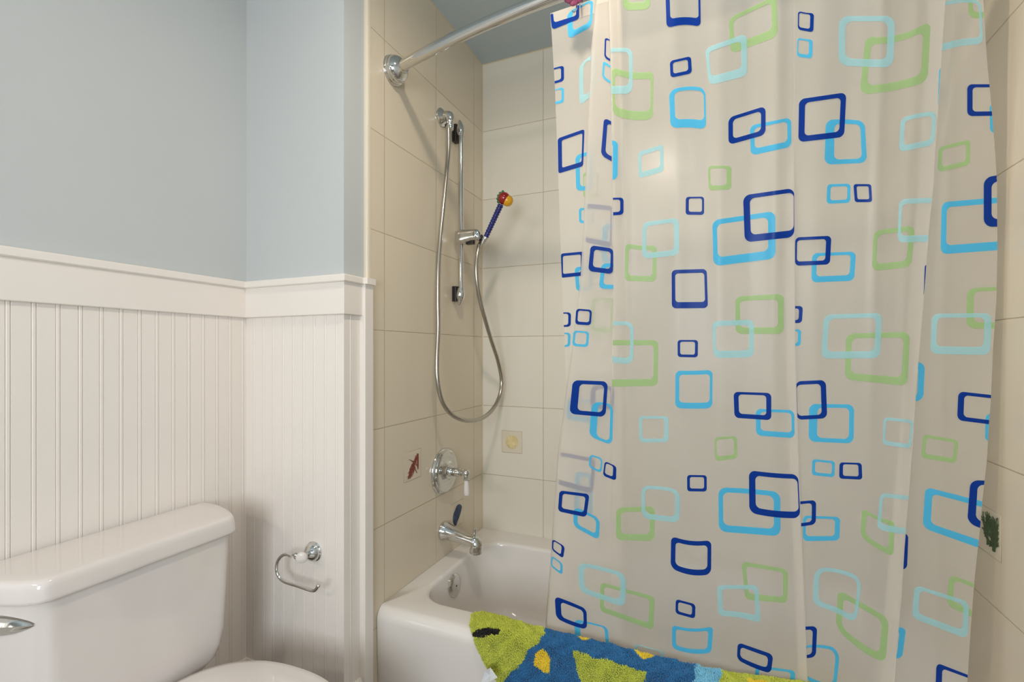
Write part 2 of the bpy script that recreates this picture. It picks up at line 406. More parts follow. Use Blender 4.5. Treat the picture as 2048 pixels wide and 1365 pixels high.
def weed(m, P):
    rnd = random.Random(11)
    for k in range(34):
        a = 0.9 + (k % 12)*0.14; branch(m, P, -0.030+0.0022*(k % 15)+rnd.uniform(-.003,.003), -0.036+rnd.uniform(0,.034), a, 0.034, 0.0015, 1, rnd, .4)
    branch(m, P, -0.022, 0.028, 2.2, 0.022, 0.0013, 0, rnd)
p = on(0, 0.0, 825, 931); inset('picture_tile', 'small cream tile with a reddish-brown coral motif, left of the shower valve', 'x', 0.0, 1, p[1], 0.777, coral, RED)
p = on(0, 0.0, 914, 1029); inset('picture_tile', 'small cream tile with a dark blue mussel motif, just above the tub spout', 'x', 0.0, 1, p[1], 0.511, mussel, NVY)
p = on(1, YE, 1024, 885); inset('picture_tile', 'small cream tile with a pale yellow round shell motif on the back wall', 'y', YE, -1, p[0], 0.775, urchin, GLZW, 0.094)
inset('picture_tile', 'small cream tile with a dark green seaweed motif, right of the shower curtain', 'x', XF, -1, 1.366, 0.777, weed, GRN)

# ------------------------------------------------------------------ shower fittings on the end wall
YP = 1.582
# valve
vz = 0.712
val = empty('shower_valve', (0, YP, vz), 'round chrome shower valve with white porcelain lever on the tiled end wall', 'valve')
MB().lathe([(0.086,0),(0.087,0.006),(0.084,0.012),(0.079,0.015),(0.0775,0.019),(0.073,0.0215),(0.056,0.0215),(0.050,0.020),(0.044,0.0195),(0.038,0.0225),(0.030,0.026),(0.027,0.030),(0.0,0.031)], (0,YP,vz), (1,0,0), 64).build('escutcheon', CHROME, val)
hb = MB().lathe([(0.020,0.024),(0.018,0.036),(0.0150,0.042),(0.0165,0.046),(0.0165,0.070),(0.0150,0.074),(0.0125,0.0745),(0.0125,0.078),(0.0145,0.080),(0.0145,0.084),(0.0095,0.087),(0.0095,0.090),(0.0135,0.093),(0.0150,0.101),(0.0125,0.109),(0.0075,0.113),(0.0,0.114)], (0,YP,vz), (1,0,0), 32).build('handle_hub', CHROME, val)
MB().lathe([(0.0085,0.010),(0.0085,0.020),(0.0105,0.022),(0.0105,0.025),(0.008,0.026)], (0.101,YP,vz), (0.03,0,-1), 24).build('collar', CHROME, hb)
MB().lathe([(0.0078,0.024),(0.0085,0.030),(0.0105,0.055),(0.0115,0.074),(0.0095,0.082),(0.005,0.0845),(0,0.085)], (0.101,YP,vz), (0.03,0,-1), 24).build('lever', PORC, val)
tag(val.children[-1], 'white porcelain lever')
# tub spout
sz = 0.482
sp_ = empty('tub_spout', (0, YP, sz), 'chrome tub spout with pull-up diverter, below the shower valve', 'spout')
m = MB(); loops = []
secs = [(0.0,0.037,0.036,0),(0.006,0.038,0.037,0),(0.012,0.036,0.035,0.0),(0.02,0.0325,0.0315,-0.001),(0.04,0.0290,0.0275,-0.005),(0.07,0.0255,0.0240,-0.010),(0.095,0.0235,0.0215,-0.014),(0.112,0.0232,0.0208,-0.017),(0.120,0.0235,0.0212,-0.018)]
for x, ry, rz, dz in secs:
    loops.append([(x, YP+ry*math.cos(2*PI*k/32), sz+dz+rz*math.sin(2*PI*k/32)) for k in range(32)])
for a, rr, cx, cz in ((0.25,0.0230,0.131,sz-0.0205),(0.6,0.0250,0.1385,sz-0.025),(1.0,0.0262,0.1425,sz-0.034),(1.35,0.0258,0.1435,sz-0.044),(PI/2,0.0238,0.1425,sz-0.056)):
    t1 = Vector((math.sin(a),0,math.cos(a)))
    loops.append([(cx+rr*math.sin(2*PI*k/32)*t1.x, YP+rr*math.cos(2*PI*k/32), cz+rr*math.sin(2*PI*k/32)*t1.z) for k in range(32)])
m.loft(loops); m.build('spout_body', CHROME, sp_)
MB().lathe([(0.0235,0.0),(0.0245,-0.003),(0.0245,-0.009),(0.0225,-0.011),(0.0,-0.011)], (0.1425,YP,sz-0.052), (0,0,1), 32).build('outlet_ring', CHROME, sp_)
MB().lathe([(0.0045,0.0),(0.0035,0.012),(0.006,0.015),(0.0075,0.019),(0.0055,0.022),(0.0065,0.026),(0.007,0.031),(0.004,0.035),(0,0.036)], (0.137,YP,sz-0.006), (0,0,1), 20).build('diverter_knob', CHROME, sp_)
# supply elbow
ez = 2.062; YEL = 1.567
el = empty('shower_outlet', (0, YEL, ez), 'chrome wall outlet elbow feeding the shower hose, left of the slide bar', 'outlet')
MB().lathe([(0.034,0),(0.0345,0.006),(0.031,0.010),(0.026,0.012),(0.022,0.018),(0.018,0.020),(0,0.020)], (0,YEL,ez), (1,0,0), 40).build('flange', CHROME, el)
MB().tube([(0.010,YEL,ez),(0.024,YEL,ez+.001),(0.036,YEL,ez-.003),(0.041,YEL,ez-.014),(0.041,YEL,ez-.026)], [0.018,0.0195,0.0195,0.0170,0.0145], 24, 5).build('elbow', CHROME, el)
MB().lathe([(0.0130,0),(0.0138,-0.004),(0.0125,-0.008),(0.0138,-0.012),(0.0125,-0.016),(0.0135,-0.020),(0.0115,-0.030),(0.0085,-0.032)], (0.041,YEL,ez-0.024), (0,0,1), 24).build('hose_nut', CHROME, el)
# slide bar
XB, YBR = 0.034, 1.663
def zat(py, X=XB, Y=YBR):
    dep = -SY*(X-CAM[0]) + CYW*Y; return CAM[2] + (CY-py)*dep/FPX
sb = empty('slide_bar', (0, YBR, zat(430)), 'vertical chrome shower slide bar on the tiled end wall', 'rail')
MB().tube([(XB,YBR,zat(600)),(XB,YBR,zat(252))], 0.0108, 24, 1).build('bar', CHROME, sb)
for s, p0, p1, q0, q1 in ((1, 273, 239, 283, 249), (-1, 577, 612, 573, 603)):
    za, zb = zat(p0), zat(p1); m = MB(); lp = []
    for i in range(19):
        t = i/18; k = 1.0 if t < .25 else math.sqrt(max(0.0008, 1-((t-.25)/.752)**2.0))
        b_ = 0.0140 + 0.0035*math.sin(PI*min(1, t/.8)); cx = XB-0.001-0.007*t*t
        lp.append([(cx + b_*k*1.0*math.cos(a), YBR + b_*k*math.sin(a), za+(zb-za)*t) for a in [2*PI*j/28 for j in range(28)]])
    m.loft(lp); mt = m.build('end_mount', CHROME, sb, True, 50)
    MB().loft([rrect(0.0006, 0.020, YBR-0.0145, YBR+0.0145, 0.003, zat(q), 4, 2) for q in (q0, q1)]).build('rubber_pad', BLACK, mt)
# slider with holder
hz = zat(476)
m = MB(); lp = []
for x, hy, hh, dz in ((0.012,0.010,0.024,0),(0.016,0.017,0.029,0),(0.030,0.021,0.031,0),(0.045,0.021,0.030,0.0),(0.060,0.018,0.0265,0.002),(0.080,0.0170,0.024,0.004),(0.100,0.0175,0.0235,0.004),(0.112,0.016,0.0215,0.003),(0.121,0.011,0.016,0.0),(0.125,0.004,0.007,-0.001)):
    lp.append([(x, YBR-0.002+hy*math.copysign(abs(math.cos(a))**.8, math.cos(a)), hz+dz+hh*math.copysign(abs(math.sin(a))**.8, math.sin(a))) for a in [2*PI*k/32 for k in range(32)]])
m.loft(lp); sl = m.build('slider', CHROME, sb)
MB().loft([rrect(0.060, 0.094, YBR-0.012, YBR+0.008, 0.003, z, 3, 2) for z in (hz-0.030, hz-0.018)]).build('release_button', BLACK, sl)
MB().sphere((0.121,YBR,hz-0.008), 0.011, 1, .9, 1.3).build('pivot_cap', BLACK, sl)
# hand shower: dark blue ribbed handle, red ball, yellow spray cup, green beads
hs = empty('hand_shower', (0.118, YBR, hz), 'toy-like hand shower with blue handle, red ball and yellow spray end', 'shower head')
A = Vector(on(1, YBR-0.012, 972, 474)); B = Vector(on(1, YBR-0.012, 1002, 409)); HC = Vector(on(1, YBR-0.012, 1008, 397))
d = (B-A).normalized(); N = 90; pts = [A+(B-A)*(i/N) for i in range(N+1)]
rad = [0.0098 + 0.0012*math.sin(i/N*2*PI*13) + 0.0012*(i/N) for i in range(N+1)]
MB().tube(pts, rad, 20, 1).build('handle', plain('cobalt_blue_plastic', srgb(14, 24, 104), 0.12, coat=.5), hs)
MB().sphere(HC, 0.0235, n=32, m=20).build('head_ball', plain('dark_red_plastic', srgb(150, 16, 20), 0.10, coat=.5), hs)
yd = Vector((0.78, 0.30, -0.55)).normalized(); 
MB().lathe([(0.0195,0.010),(0.0215,0.012),(0.0215,0.018),(0.0195,0.026),(0.014,0.033),(0.007,0.0365),(0,0.037)], HC, yd, 32).build('spray_cup', plain('yellow_orange_plastic', srgb(232, 168, 36), 0.2), hs)
GP = plain('green_plastic', srgb(24, 128, 76), 0.25)
for k in range(5):
    a = math.radians(98 + 27*k); c = HC + Vector((math.cos(a)*0.0245, -0.003, math.sin(a)*0.0245))
    MB().sphere(c, 0.0058, n=14, m=8).build('bead', GP, hs)
MB().lathe([(0.0105,0),(0.0115,0.004),(0.0100,0.012),(0.0085,0.030)], A, -d, 20).build('handle_nut', CHROME, hs)
# hose
hp = [(897,258,.041,1.567),(897,300,.042,1.568),(893,350,.044,1.57),(887,410,.046,1.573),(881,470,.046,1.577),(877,530,.046,1.58),(876,600,.047,1.584),(876.5,660,.05,1.588),(874,720,.054,1.59),(875,760,.058,1.592),(882,796,.064,1.597),(896,822,.074,1.605),(916,837,.086,1.613),(940,842,.098,1.62),(966,836,.110,1.628),(987,817,.119,1.633),(1000,790,.123,1.638),(1003,760,.122,1.642),(996,722,.121,1.647),(983,682,.118,1.65),(970,638,.115,1.652),(960,600,.112,1.654),(953.5,560,.110,1.655),(953,525,.110,1.655),(957,497,.112,1.655),(963,482,.113,1.655)]
def onY(px, py, Y): return on(1, Y, px, py)
hpts = [onY(a, b, y) for a, b, x, y in hp]
# keep the hose clear of the wall: place each point at the stated distance from the wall along its own sight line
hpts = []
for a, b, x, y in hp: hpts.append(on(0, x, a, b))
ho = MB(); ho.tube(hpts, 0.0083, 14, 8)
# spiral ribs
ob = ho.build('shower_hose', STEEL)
tag(ob, 'long metal shower hose hanging in a loop from the wall outlet to the hand shower', 'hose')

# ------------------------------------------------------------------ curtain rod
def yrod(X): return 1.159 + 0.196*(X-0.756)**2
RZ = 2.078
rod = empty('curtain_rod', (0.756, yrod(0.756), RZ), 'curved chrome shower curtain rod spanning the tub alcove near the ceiling', 'curtain rod')
MB().tube([(x, yrod(x), RZ) for x in [0.02+i*(XF-0.04)/40 for i in range(41)]], 0.0168, 32, 2).build('rod_tube', CHROME, rod)
for X0, s in ((0.0, 1), (XF, -1)):
    MB().lathe([(0.045,0),(0.0462,0.004),(0.0448,0.008),(0.0425,0.0095),(0.0440,0.0125),(0.0435,0.017),(0.0410,0.0195),(0.0418,0.0225),(0.0400,0.029),(0.0355,0.037),(0.0290,0.043),(0.0225,0.0465),(0.0205,0.048),(0.0205,0.053),(0.0165,0.054)], (X0, yrod(0.01), RZ), (s, -0.12, 0), 48).build('wall_flange', CHROME, rod)

# ------------------------------------------------------------------ shower curtain
ZT, ZB = 2.045, 0.39
def colX(px, Y): dx, dy, _ = ray(px, 700); return CAM[0] + Y*dx/dy
RID = [(colX(a, 1.20), b, c) for a, b, c in ((1248,.006,.014),(1352,.005,.022),(1440,.006,.020),(1500,-.004,.020),(1552,.006,.016),(1640,.004,.022),(1700,-.003,.022),(1764,.0035,.012),(1835,.005,.015),(1925,.003,.013))]
def base(X, z):
    t = (z-ZB)/(ZT-ZB)
    top = yrod(X) - 0.030; bot = 1.307 + 0.004*(X-0.5)
    y = bot + (top-bot)*t
    if z < ZB: y = bot + (ZB-z)*0.08
    y += 0.012*math.sin(PI*min(1, max(0, t)))
    amp = 0.45 + 0.75*max(0, min(1, t))
    for c, a, s in RID:
        q = (X-c)/s
        if abs(q) < 3.2: y -= amp*a*math.exp(-q*q)*(1+0.25*math.sin(5*z+c*40))
    return y
BL0 = [(0,1099),(12,1100),(180,1110),(340,1116),(520,1122),(640,1127),(780,1133),(1000,1133),(1365,1125)]
BL1 = [(0,1187),(100,1178),(350,1167),(450,1163),(560,1157),(640,1147),(700,1140),(760,1131),(830,1122),(900,1112),(1000,1105),(1150,1095),(1240,1088),(1400,1080)]
BL2 = [(0,1217),(100,1221),(300,1224),(420,1226),(560,1228),(700,1225),(780,1223),(1400,1223)]
BL3 = [(0,1588),(370,1588),(700,1590),(900,1596),(1040,1601),(1100,1604),(1250,1610),(1365,1615),(1500,1621)]
BL4 = [(0,1890),(90,1884),(150,1880),(300,1870),(370,1866),(450,1858),(560,1850),(700,1838),(760,1833),(900,1824),(1000,1816),(1100,1808),(1200,1802),(1300,1793),(1365,1788),(1500,1776)]
BL5 = [(0,1967),(90,1972),(130,1975),(200,1982),(300,1990),(360,1994),(500,1995),(600,1993),(700,1986),(800,1982),(850,1978),(920,1974),(1000,1965),(1050,1961),(1150,1950),(1250,1942),(1365,1935),(1500,1928)]
def tap1(z): return smooth(1.03, 1.30, z)
def tap3(z): return 1 - smooth(1.52, 1.64, z)
def G(k, X, z):
    b = base(X, z)
    if k == 0: return b + 0.040
    if k == 5: return b + 0.029
    if k == 1: return b + 0.014*tap1(z)
    if k == 2: return b
    if k == 3: return b + 0.007*tap3(z)
    return b + 0.016
def edgeX(tab, k, z):
    X = 1.0
    for _ in range(14):
        Y = G(k, X, z); py = proj(X, Y, z)[1]; X = 0.5*X + 0.5*colX(lerp_tab(tab, py), Y)
    return X
def turn(xe, ya, yb, s, n=5):
    r = min(abs(yb-ya)/2, 0.003); return [(xe + s*r*0.6*math.sin(PI*j/n), ya+(yb-ya)*(1-math.cos(PI*j/n))/2) for j in range(1, n)]
rows = []
zs = [2.046 - i*(2.046-0.20)/130 for i in range(131)]
for z in zs:
    x0_, x1_, x2_, x3_, x4_, x5_ = [edgeX(t, k, z) for t, k in ((BL0,0),(BL1,1),(BL2,2),(BL3,2),(BL4,3),(BL5,4))]
    t1, t3 = tap1(z), tap3(z)
    R_ = []
    xh0 = max(x2_, x0_+0.06) + 0.02
    def seg(k, a, b, n, dy=0): R_.extend([(a+(b-a)*i/n, G(k, a+(b-a)*i/n, z)+dy) for i in range(n+1)])
    seg(0, x0_, xh0, 22)
    ya, yb = G(0, xh0, z), G(0, xh0, z)-0.011; R_ += turn(xh0, ya, yb, 1)
    xl = x1_+0.006
    for i in range(17):
        X = xh0+(xl-xh0)*i/16; R_.append((X, G(0, X, z)-0.011))
    R_ += turn(xl, G(0, xl, z)-0.011, G(1, xl, z), -1)
    ov = 0.0008 + 0.026*t1; a = max(x1_+0.004, x2_+ov)
    seg(1, xl, a, 18)
    R_ += turn(a, G(1, a, z), G(1, a, z)-0.006*t1-.0002, 1)
    for i in range(1, 8):
        X = a+(x2_-a)*i/8; R_.append((X, G(1, X, z)-0.006*t1-0.0002))
    R_ += turn(x2_, G(1, x2_, z)-0.006*t1-.0002, G(2, x2_, z), -1)
    seg(2, x2_, x3_, 150)
    ov3 = 0.0006+0.016*t3
    R_ += turn(x3_, G(2, x3_, z), G(2, x3_, z)+0.0032*t3+.0001, 1, 4)
    for i in range(1, 5):
        X = x3_-ov3*i/5; R_.append((X, G(2, X, z)+0.0032*t3+.0001))
    R_ += turn(x3_-ov3, G(2, x3_-ov3, z)+0.0032*t3+.0001, G(3, x3_-ov3, z), -1, 4)
    seg(3, x3_-ov3, x4_, 120)
    R_ += turn(x4_, G(3, x4_, z), G(3, x4_, z)+0.005, 1)
    for i in range(1, 7):
        X = x4_-0.022*i/7; R_.append((X, G(3, X, z)+0.005))
    R_ += turn(x4_-0.022, G(3, x4_-0.022, z)+0.005, G(4, x4_-0.022, z), -1)
    seg(4, x4_-0.022, x5_, 60)
    rows.append([(X, Y, z) for X, Y in R_])
nC = len(rows[0]); CV = [p for r_ in rows for p in r_]
CF = [(i*nC+k, i*nC+k+1, (i+1)*nC+k+1, (i+1)*nC+k) for i in range(len(rows)-1) for k in range(nC-1)]
CM = [0]*len(CF)
# printed square rings ------------------------------------------------
CR = {1:(1080,0,3.7905), 2:(1080,340,3.7905), 3:(1080,680,3.7905), 4:(1080,1020,3.957), 5:(1480,0,3.6056), 6:(1480,340,3.6056), 7:(1480,680,3.6056), 8:(1480,1020,3.6056), 0:(0,0,1)}
RINGS = []
def R(c, sh, col, quad, st, rad=30, bt=0, bb=0):
    ox, oy, s = CR[c]; q = [(ox+quad[i]/s, oy+quad[i+1]/s) for i in range(0, 8, 2)]
    RINGS.append((sh, col, q, [x/s for x in st], rad/s, bt/s, bb/s))
# st = stroke widths left, top, right, bottom
R(1,0,'n',(68,20,298,5,298,145,92,228),(22,15,24,40),25)
R(1,0,'c',(205,100,405,-10,392,205,215,300),(38,15,18,45),40)
R(1,0,'n',(60,530,182,498,183,615,60,650),(10,12,22,18),22)
R(1,0,'c',(60,690,182,662,182,778,60,806),(10,10,18,20),20)
R(1,0,'p',(298,495,430,385,430,690,300,808),(30,22,45,45),40)
R(1,0,'n',(135,1052,338,980,328,1262,140,1318),(30,26,14,36),18)
R(1,0,'c',(268,1180,400,1140,400,1440,275,1450),(32,28,26,32),35)
R(2,0,'c',(295,290,410,290,410,405,298,405),(18,14,18,18),20)
R(2,0,'g',(328,22,450,22,450,208,328,208),(8,24,20,34),16)
R(2,5,'n',(350,255,545,275,540,590,335,548),(10,34,10,38),20)
R(2,5,'c',(475,412,700,412,700,700,465,700),(38,28,26,30),35)
R(2,0,'n',(158,636,330,620,330,802,160,820),(16,20,20,28),18)
R(2,0,'c',(262,738,400,730,400,915,275,920),(28,24,26,26),30)
R(2,0,'n',(90,1083,236,1081,234,1190,90,1193),(12,10,20,14),24)
R(2,0,'c',(90,1237,233,1235,230,1342,90,1345),(12,10,20,14),24)
R(2,5,'g',(385,972,560,975,560,1240,390,1238),(26,24,26,40),40)
R(3,5,'n',(385,350,560,355,560,530,380,525),(36,24,26,30),40)
R(3,5,'c',(200,445,430,462,430,640,200,602),(30,16,26,36),20)
R(3,5,'n',(90,845,420,905,400,1175,85,1085),(28,28,26,38),40)
R(3,5,'c',(265,1000,395,1020,395,1340,258,1310),(34,30,26,34),35)
R(1,1,'n',(492,283,620,352,620,520,488,440),(11,10,10,18),24)
R(1,1,'c',(478,460,620,560,620,700,472,590),(13,18,10,20),24)
R(1,1,'n',(486,893,700,1010,700,1310,462,1180),(30,26,25,36),34)
R(2,1,'n',(385,572,557,598,553,792,366,768),(30,28,20,36),32)
R(2,1,'c',(468,708,720,712,720,908,446,902),(30,30,26,32),36)
R(2,1,'n',(275,1053,395,1062,386,1180,267,1172),(16,13,15,22),24)
R(2,1,'c',(255,1218,374,1228,365,1345,245,1335),(17,13,18,18),24)
R(1,2,'c',(400,1062,592,1068,588,1362,400,1380),(20,20,38,22),40)
R(1,2,'p',(480,370,702,362,702,715,480,712),(20,30,26,60),60)
R(1,2,'g',(545,505,860,540,856,900,552,868),(20,50,20,68),40,26,26)
R(1,2,'g',(610,-220,842,-220,836,72,632,82),(36,30,32,58),50)
R(1,2,'n',(948,-150,1214,-150,1218,208,960,218),(30,30,15,62),40,0,-22)
R(1,2,'n',(984,465,1145,428,1152,558,990,592),(22,18,26,26),26)
R(1,2,'c',(978,690,1254,672,1260,985,990,976),(38,26,14,62),50,-22,-12)
R(1,2,'p',(745,1155,935,1095,938,1300,748,1355),(22,32,26,42),24)
R(1,2,'g',(1272,1258,1452,1258,1450,1438,1280,1447),(16,20,36,36),28)
R(0,2,'g',(1457,37,1553,-10,1556,73,1461,108),(9,9,11,17),13)
R(0,2,'p',(1410,97,1493,67,1494.5,152,1418,171),(6,10,11,17),12)
R(0,2,'n',(1456.7,236,1531,212.5,1531,270,1457,290.5),(9,7,9,10),11)
R(5,2,'c',(70,908,368,848,371,1060,78,1124),(30,24,28,44),40)
R(5,3,'n',(418,80,533,96,528,236,416,216),(8,10,26,20),24,6)
R(5,3,'c',(415,270,524,285,520,425,410,410),(8,12,26,24),24,6)
R(5,3,'p',(712,118,1118,116,1104,490,708,474),(48,38,50,54),70)
R(5,3,'g',(905,262,1376,148,1352,590,862,682),(46,52,52,66),60,46,18)
R(5,3,'n',(425,718,766,668,750,990,420,1028),(44,32,38,42),42)
R(5,3,'c',(618,868,898,876,915,1176,608,1190),(66,30,34,32),50,-8)
R(5,3,'p',(1158,855,1415,805,1398,1045,1145,1100),(32,30,26,40),40,-10)
R(5,3,'c',(1436,480,1620,480,1620,790,1424,790),(10,20,20,20),40)
R(5,4,'p',(1420,30,1738,5,1752,322,1420,385),(20,26,20,50),50,-20,-18)
R(5,4,'g',(1640,-120,1900,-120,1900,130,1648,134),(32,30,30,44),50)
R(5,4,'n',(1637,610,1920,610,1920,836,1637,840),(38,22,20,32),36)
R(5,4,'c',(1798,748,2000,760,2000,960,1802,962),(34,25,25,30),36)
R(5,4,'g',(1432,1062,1660,1006,1656,1190,1424,1245),(28,26,30,34),34)
R(0,2,'c',(1424.3,441,1550.5,422.5,1551,517.5,1427,533),(9,10,14.5,17),14)
R(6,2,'n',(22,185,391,132,391,486,34,524),(46,30,4,50),50)
R(0,2,'g',(1470.4,593.5,1568,588,1567.5,668.5,1471.6,668.5),(9,10,12,13),12)
R(0,2,'p',(1424,643,1507.7,639.5,1508,715,1427,716.5),(6,10,9.5,14),12)
R(6,3,'c',(628,105,796,100,794,238,623,246),(26,18,22,24),26)
R(6,3,'n',(817,104,945,104,952,233,827,234),(21,15,20,20),18)
R(6,3,'n',(398,488,658,476,648,683,396,693),(13,22,36,30),32)
R(6,3,'c',(520,602,836,590,822,800,514,813),(34,22,36,42),38)
R(6,3,'p',(1148,212,1520,196,1520,512,1134,526),(22,36,20,48),45)
R(6,3,'g',(963,440,1262,402,1232,702,950,730),(30,34,38,48),48)
R(6,3,'n',(300,985,453,982,446,1105,300,1108),(10,18,26,22),26)
R(6,3,'c',(300,1155,440,1150,438,1270,300,1275),(10,12,22,20),24)
R(6,3,'p',(605,1045,1024,1032,1010,1358,583,1362),(40,32,44,50),52)
R(6,3,'g',(765,1182,1226,1168,1206,1560,755,1512),(42,38,44,54),54)
R(6,3,'n',(1332,684,1520,680,1520,912,1322,912),(9,10,10,10),20)
R(6,4,'c',(1453,234,2100,180,2100,562,1445,610),(38,40,30,62),48)
R(6,4,'n',(1756,55,2000,20,2000,410,1756,412),(56,45,30,56),60)
R(6,4,'g',(1636,855,2000,835,2000,1145,1630,1145),(50,28,30,44),60)
R(6,4,'p',(1382,1038,1815,1034,1802,1336,1370,1328),(42,30,50,56),50)
R(0,2,'n',(1467,784,1542.5,786.5,1542.5,841,1469,836),(9.5,5,10,9),9)
R(7,2,'c',(112,498,390,508,394,710,116,690),(34,20,20,38),38)
R(7,3,'n',(400,300,618,290,628,566,408,578),(8,26,38,28),40)
R(7,3,'c',(498,463,822,466,818,748,494,734),(60,26,34,30),48)
R(7,4,'c',(1150,162,1332,162,1320,440,1150,446),(30,22,44,30),50)
R(7,4,'n',(1573,372,1920,410,1920,625,1564,580),(44,24,20,30),40)
R(7,4,'c',(1770,534,1960,540,1960,735,1765,732),(34,25,25,30),34)
R(7,3,'p',(1036,556,1252,580,1232,786,1026,756),(18,22,18,30),30)
R(7,4,'g',(1320,682,1574,722,1560,892,1304,852),(26,22,26,34),32)
R(7,3,'c',(520,860,684,876,680,992,517,976),(22,16,20,22),22)
R(7,3,'n',(717,884,876,888,881,1009,714,1001),(26,13,25,22),22)
R(7,2,'n',(64,940,419,970,434,1285,67,1245),(46,32,8,46),48,6,14)
R(0,2,'c',(1436.7,975.5,1560.4,985,1561,1073,1437.6,1063.5),(9,9.5,13,13.5),15,-2)
R(7,3,'n',(330,1175,548,1155,546,1331,330,1362),(10,20,30,24),32)
R(8,3,'c',(454,42,722,52,716,222,454,226),(20,18,36,34),32)
R(8,3,'g',(880,-20,1116,78,1106,342,866,188),(36,24,38,42),42,24,14)
R(8,3,'p',(1010,-122,1360,-85,1360,190,986,140),(24,28,20,44),40,0,10)
R(8,4,'c',(1335,-165,2100,30,2100,410,1316,130),(54,40,30,56),50)
R(8,4,'n',(1660,-215,2000,-200,2000,235,1636,95),(56,34,30,54),60)
R(8,2,'g',(10,372,346,430,342,674,38,648),(28,28,34,44),36)
R(0,2,'p',(1433.8,1171,1516,1170.5,1521.5,1248,1436.8,1233.5),(9.5,8.5,8.5,12),11,0,-5)
R(8,3,'p',(536,422,880,492,836,832,524,694),(38,28,22,38),70,-28,-26)
R(8,3,'g',(705,574,1074,782,1050,1105,690,850),(42,38,48,48),54,0,34)
R(8,4,'g',(1510,465,1920,620,1900,880,1488,690),(38,28,30,50),50)
R(8,4,'p',(1258,540,1652,665,1640,934,1238,778),(42,28,40,48),48)
R(8,4,'n',(1000,160,1213,170,1203,430,1000,432),(20,20,38,22),36)
R(8,4,'c',(1000,843,1197,850,1168,1072,1000,1072),(20,24,42,22),36)
R(8,4,'n',(1415,1102,1800,1252,1800,1520,1400,1520),(44,22,20,20),34)
R(8,3,'n',(360,848,556,838,546,1062,360,1085),(10,24,30,24),36)
R(8,3,'c',(430,985,722,1005,690,1310,430,1195),(16,18,26,26),70,-20,10)
R(0,2,'n',(1475.5,1285,1546.6,1309.8,1541.6,1347,1473.7,1319),(6,7,9,8),9,0,3)
R(8,2,'c',(112,1122,400,1160,385,1360,100,1360),(28,18,34,20),34)
R(4,2,'c',(1045,910,1370,922,1358,1130,1046,1094),(30,24,36,34),34,24,24)
R(4,2,'p',(745,1058,986,1122,980,1270,745,1200),(28,9,28,20),30)
R(4,2,'n',(1075,706,1231,748,1227,863,1072,820),(20,18,26,22),26)
R(4,2,'n',(1038,206,1356,238,1354,508,1034,458),(36,34,30,44),44,24,32)
R(4,2,'g',(479,574,910,690,897,956,474,802),(30,28,42,42),36)
R(4,2,'p',(300,416,684,510,676,776,312,650),(44,30,46,42),60,-10)
R(4,2,'n',(117,684,369,786,373,946,128,856),(46,26,26,30),36,-4,12)
R(4,2,'c',(270,868,536,930,550,1100,282,1100),(46,14,26,20),36,-6)
R(4,2,'n',(98,230,198,290,184,387,95,318),(10,10,22,15),22)
R(4,2,'c',(92,362,181,426,178,519,85,446),(10,12,18,15),22)
R(0,2,'g',(1232.5,1016,1310,1013,1309,1082.5,1232,1081),(9.5,9.5,10,13),12)
R(0,2,'p',(1282.5,972,1360,981,1359.3,1047,1283.4,1037),(7,6.5,9,10.5),15,-3)
R(3,2,'n',(148,1142,376,1170,352,1346,137,1300),(26,22,26,30),28)
R(4,2,'c',(268,-22,474,72,468,242,264,130),(32,20,28,32),40,-6)
R(3,2,'n',(1043,2,1198,2,1196,134,1044,131),(19,13,22,20),22)
R(3,2,'c',(1027,234,1308,228,1306,517,1026,516),(29,30,20,44),38,4,6)
R(3,2,'p',(750,578,976,580,973,777,754,778),(22,20,32,28),30)
R(3,2,'g',(1321,740,1493,730,1496,901,1327,922),(16,18,24,34),32)
R(3,2,'n',(1115,1025,1264,1027,1264,1151,1116,1149),(21,15,20,22),22)
R(3,2,'g',(500,3,898,3,892,350,500,357),(10,38,34,54),38)
R(3,2,'p',(495,-140,711,-138,708,190,490,164),(40,28,26,44),60)
R(3,1,'n',(249,306,516,316,497,586,224,562),(56,28,26,32),42)
R(3,1,'c',(393,478,556,498,548,802,373,732),(52,14,22,20),46,-12)
R(3,2,'c',(378,867,476,899,467,1013,369,966),(13,12,12,15),28)
R(3,2,'n',(492,920,580,960,577,1069,477,1030),(11,10,25,20),22)
R(2,2,'n',(480,215,634,211,634,340,480,352),(20,14,25,24),26)
R(2,2,'n',(1106,206,1244,204,1244,343,1104,341),(23,13,16,23),22)
R(2,2,'p',(778,400,1052,362,1057,646,774,677),(30,32,38,42),46)
R(2,2,'g',(646,556,886,572,881,849,641,842),(26,34,30,42),36,10)
R(2,2,'n',(998,760,1264,752,1273,1049,1000,1051),(27,28,20,47),32)
MIDX = {'n':1, 'c':2, 'p':3, 'g':4}
LIFT = {'n':0.0012, 'c':0.0010, 'p':0.0008, 'g':0.0006}
BND = {5:(BL1, None), 0:(BL0, None), 1:(BL1, BL2), 2:(BL2, BL3), 3:(BL3, BL4), 4:(BL4, BL5)}
def bounds(k, y):
    lo = lerp_tab(BND[k][0], y)
    if k == 0: return lo+0.4, 1262
    if k == 5: return lo+10, lerp_tab(BL2, y)+12
    hi = lerp_tab(BND[k][1], y)
    if k == 1 and y > 770: hi = 3000
    if k == 2 and y > 790: lo = lerp_tab(BL1, y)
    if k == 2: lo += 0.3
    if k == 1 and 750 < y <= 770: hi = 3000
    return lo + (0.6 if k == 1 or (k == 2 and y > 790) else 0.0), hi - (0.8 if k == 4 else 0.0)
